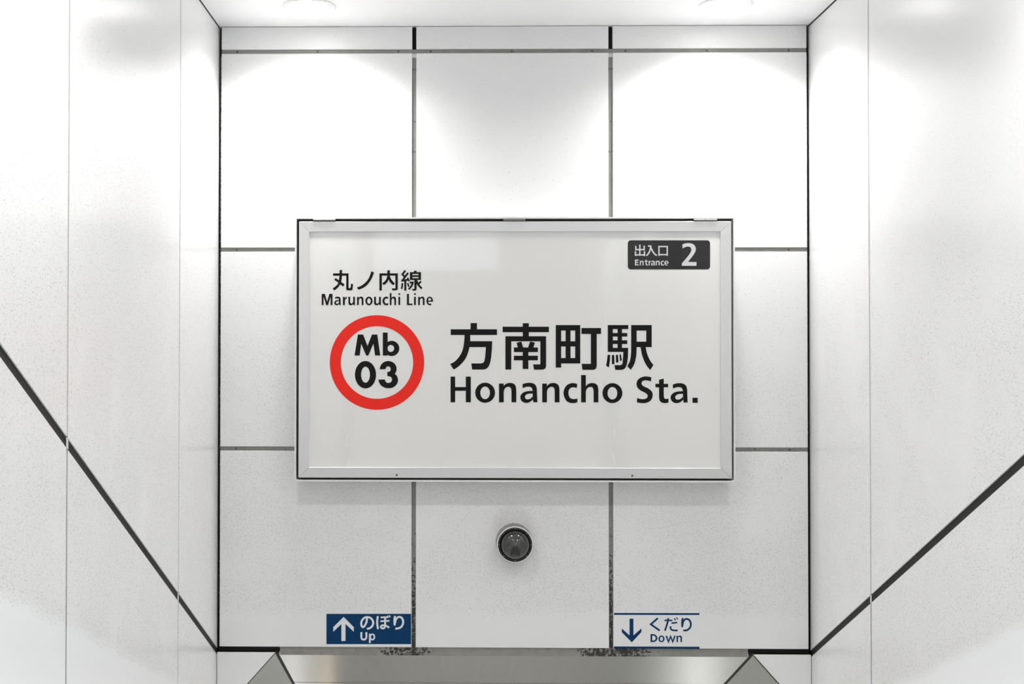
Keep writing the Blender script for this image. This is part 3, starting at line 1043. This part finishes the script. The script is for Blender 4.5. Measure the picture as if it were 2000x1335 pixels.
up = sticker(720, 1262, 'navy blue sticker with a white up arrow reading Up')
ink = Ink(620, 1170, 10.0, YP)
ink.Rc(152, 1838, 248, 922)
ink.build('sticker_border', M_STICK, up)
ink = Ink(620, 1170, 10.0, YP - 0.0003)
ink.Rc(175, 1830, 280, 872)
ink.build('sticker_field', M_BLUE, up)
ink = Ink(620, 1170, 10.0, YP - 0.0006)
ink.P([(512, 340), (710, 540), (710, 630), (548, 478), (548, 810), (468, 810), (468, 478), (310, 630), (310, 540)])
ink.build('arrow', M_WLET, up, 'white arrow pointing up')
ink = Ink(620, 1170, 10.0, YP - 0.0006)
ink.S(38, [(968, 348), (960, 430), (930, 500), (895, 540), (865, 520), (855, 470), (870, 410), (915, 360), (970, 345), (1035, 360), (1078, 410), (1088, 470), (1065, 525), (1020, 560), (968, 574)], True)
ink.S(38, [(1180, 325), (1166, 440), (1182, 578)], True)
ink.S(32, [(1235, 350), (1382, 345)])
ink.S(32, [(1230, 425), (1405, 416)])
ink.S(36, [(1320, 345), (1322, 450), (1318, 530), (1290, 563), (1250, 555), (1240, 525), (1270, 505), (1320, 510), (1362, 525), (1402, 552)], True)
ink.S(22, [(1372, 315), (1386, 348)])
ink.S(22, [(1404, 308), (1420, 350)])
ink.S(38, [(1516, 322), (1502, 410), (1510, 508)], True)
ink.S(38, [(1514, 470), (1530, 400), (1562, 355), (1605, 340), (1650, 365), (1674, 430), (1660, 500), (1612, 552), (1520, 572)], True)
ink.S(36, [(858, 638), (858, 735), (870, 770), (905, 783), (940, 770), (955, 735), (955, 638)], True)
ink.glyph('p', 1006, 1128, 667, 850)
ink.build('lettering', M_WLET, up)

dn = sticker(1282, 1262, 'white sticker with navy bands and a down arrow reading Down')
ink = Ink(1180, 1170, 10.0, YP)
ink.Rc(195, 1865, 262, 950)
ink.build('sticker_field', M_STICK, dn)
ink = Ink(1180, 1170, 10.0, YP - 0.0003)
ink.P([(192, 264), (1862, 266), (1862, 303), (192, 301)])
ink.P([(192, 917), (1862, 922), (1862, 967), (192, 957)])
ink.build('band', M_BLUE, dn)
ink = Ink(1180, 1170, 10.0, YP - 0.0003)
ink.P([(495, 375), (572, 375), (572, 702), (728, 565), (728, 635), (540, 838), (345, 640), (345, 565), (495, 702)])
ink.build('arrow', M_BLUE, dn, 'navy arrow pointing down')
ink = Ink(1180, 1170, 10.0, YP - 0.0003)
ink.S(37, [(1048, 365), (912, 485), (1086, 607)])
ink.S(30, [(1178, 409), (1332, 409)])
ink.S(36, [(1252, 362), (1238, 450), (1188, 610)], True)
ink.S(30, [(1312, 463), (1427, 450)])
ink.S(33, [(1300, 522), (1298, 568), (1340, 600), (1437, 604)], True)
ink.S(22, [(1370, 368), (1394, 408)])
ink.S(22, [(1412, 352), (1436, 390)])
ink.S(37, [(1534, 362), (1522, 450), (1528, 542)], True)
ink.S(37, [(1530, 500), (1545, 430), (1580, 390), (1625, 382), (1672, 412), (1692, 480), (1676, 550), (1620, 598), (1545, 606)], True)
for g, u0, u1, v0, v1 in (('D', 905, 1040, 675, 832), ('o', 1060, 1180, 703, 835), ('n', 1412, 1520, 705, 832)):
    ink.glyph(g, u0, u1, v0, v1)
ink.S(32, [(1214, 710), (1256, 826), (1297, 722), (1340, 826), (1382, 710)])
ink.build('lettering', M_BLUE, dn)

# ------------------------------------------------------------------ dome camera
YC = D - 0.085
rc = on_y(1006, 1063, YC)
cc = (rc.x, D, rc.z)
M_HOUS = plain('warm_grey_housing', (0.30, 0.285, 0.265), 0.5, grain=0.04, gscale=40)
M_RING = plain('black_dome_ring', (0.012, 0.012, 0.012), 0.35, grain=0.2, gscale=60)
M_RIM = plain('pale_housing_rim', (0.78, 0.78, 0.76), 0.4, grain=0.02)
M_CORE = plain('black_lens_core', (0.004, 0.004, 0.004), 0.5, grain=0.2, gscale=40)
m, nt, p = new_mat('smoked_dome')
p.inputs['Base Color'].default_value = (0.035, 0.033, 0.033, 1)
p.inputs['Roughness'].default_value = 0.03
p.inputs['Specular IOR Level'].default_value = 0.8
g = N(nt, 'ShaderNodeNewGeometry')
nf = noise(nt, g.outputs['Position'], 40.0)
nt.links.new(mixc(nt, nf, (0.018, 0.017, 0.017), (0.028, 0.026, 0.026)), p.inputs['Base Color'])
M_DOME = m
dome = empty('dome_camera', cc, 'small black dome security camera on a grey drum below the station sign', 'security camera')
bm = bmesh.new()
lathe(bm, cc, [(0.074, 0.0005), (0.074, 0.004), (0.0725, 0.010), (0.0715, 0.078)], 'Y', 56)
link('housing', bm, M_HOUS, dome, smooth=True)
bm = bmesh.new()
lathe(bm, cc, [(0.0715, 0.078), (0.0725, 0.080), (0.0725, 0.084), (0.0705, 0.086), (0.0685, 0.086)], 'Y', 56)
link('housing_rim', bm, M_RIM, dome, smooth=True)
bm = bmesh.new()
lathe(bm, cc, [(0.0690, 0.080), (0.0690, 0.0865), (0.0665, 0.0880), (0.0600, 0.0885), (0.0575, 0.0850)], 'Y', 56)
link('dome_ring', bm, M_RING, dome, smooth=True)
bm = bmesh.new()
R_, base = 0.0575, 0.084
prof = [(0.0575, base)] + [(R_ * math.cos(t), base + 0.004 + R_ * 0.92 * math.sin(t)) for t in [math.pi / 2 * i / 16 for i in range(17)]]
prof[-1] = (0.0, prof[-1][1])
lathe(bm, cc, prof, 'Y', 56)
link('dome', bm, M_DOME, dome, smooth=True)
for i in range(8):
    t = math.pi / 4 * i + 0.0
    screw('ring_screw', (cc[0] + 0.0638 * math.cos(t), D - 0.0878, cc[2] + 0.0638 * math.sin(t)), 0.0024, 0.002, M_HINGE, dome, 8)
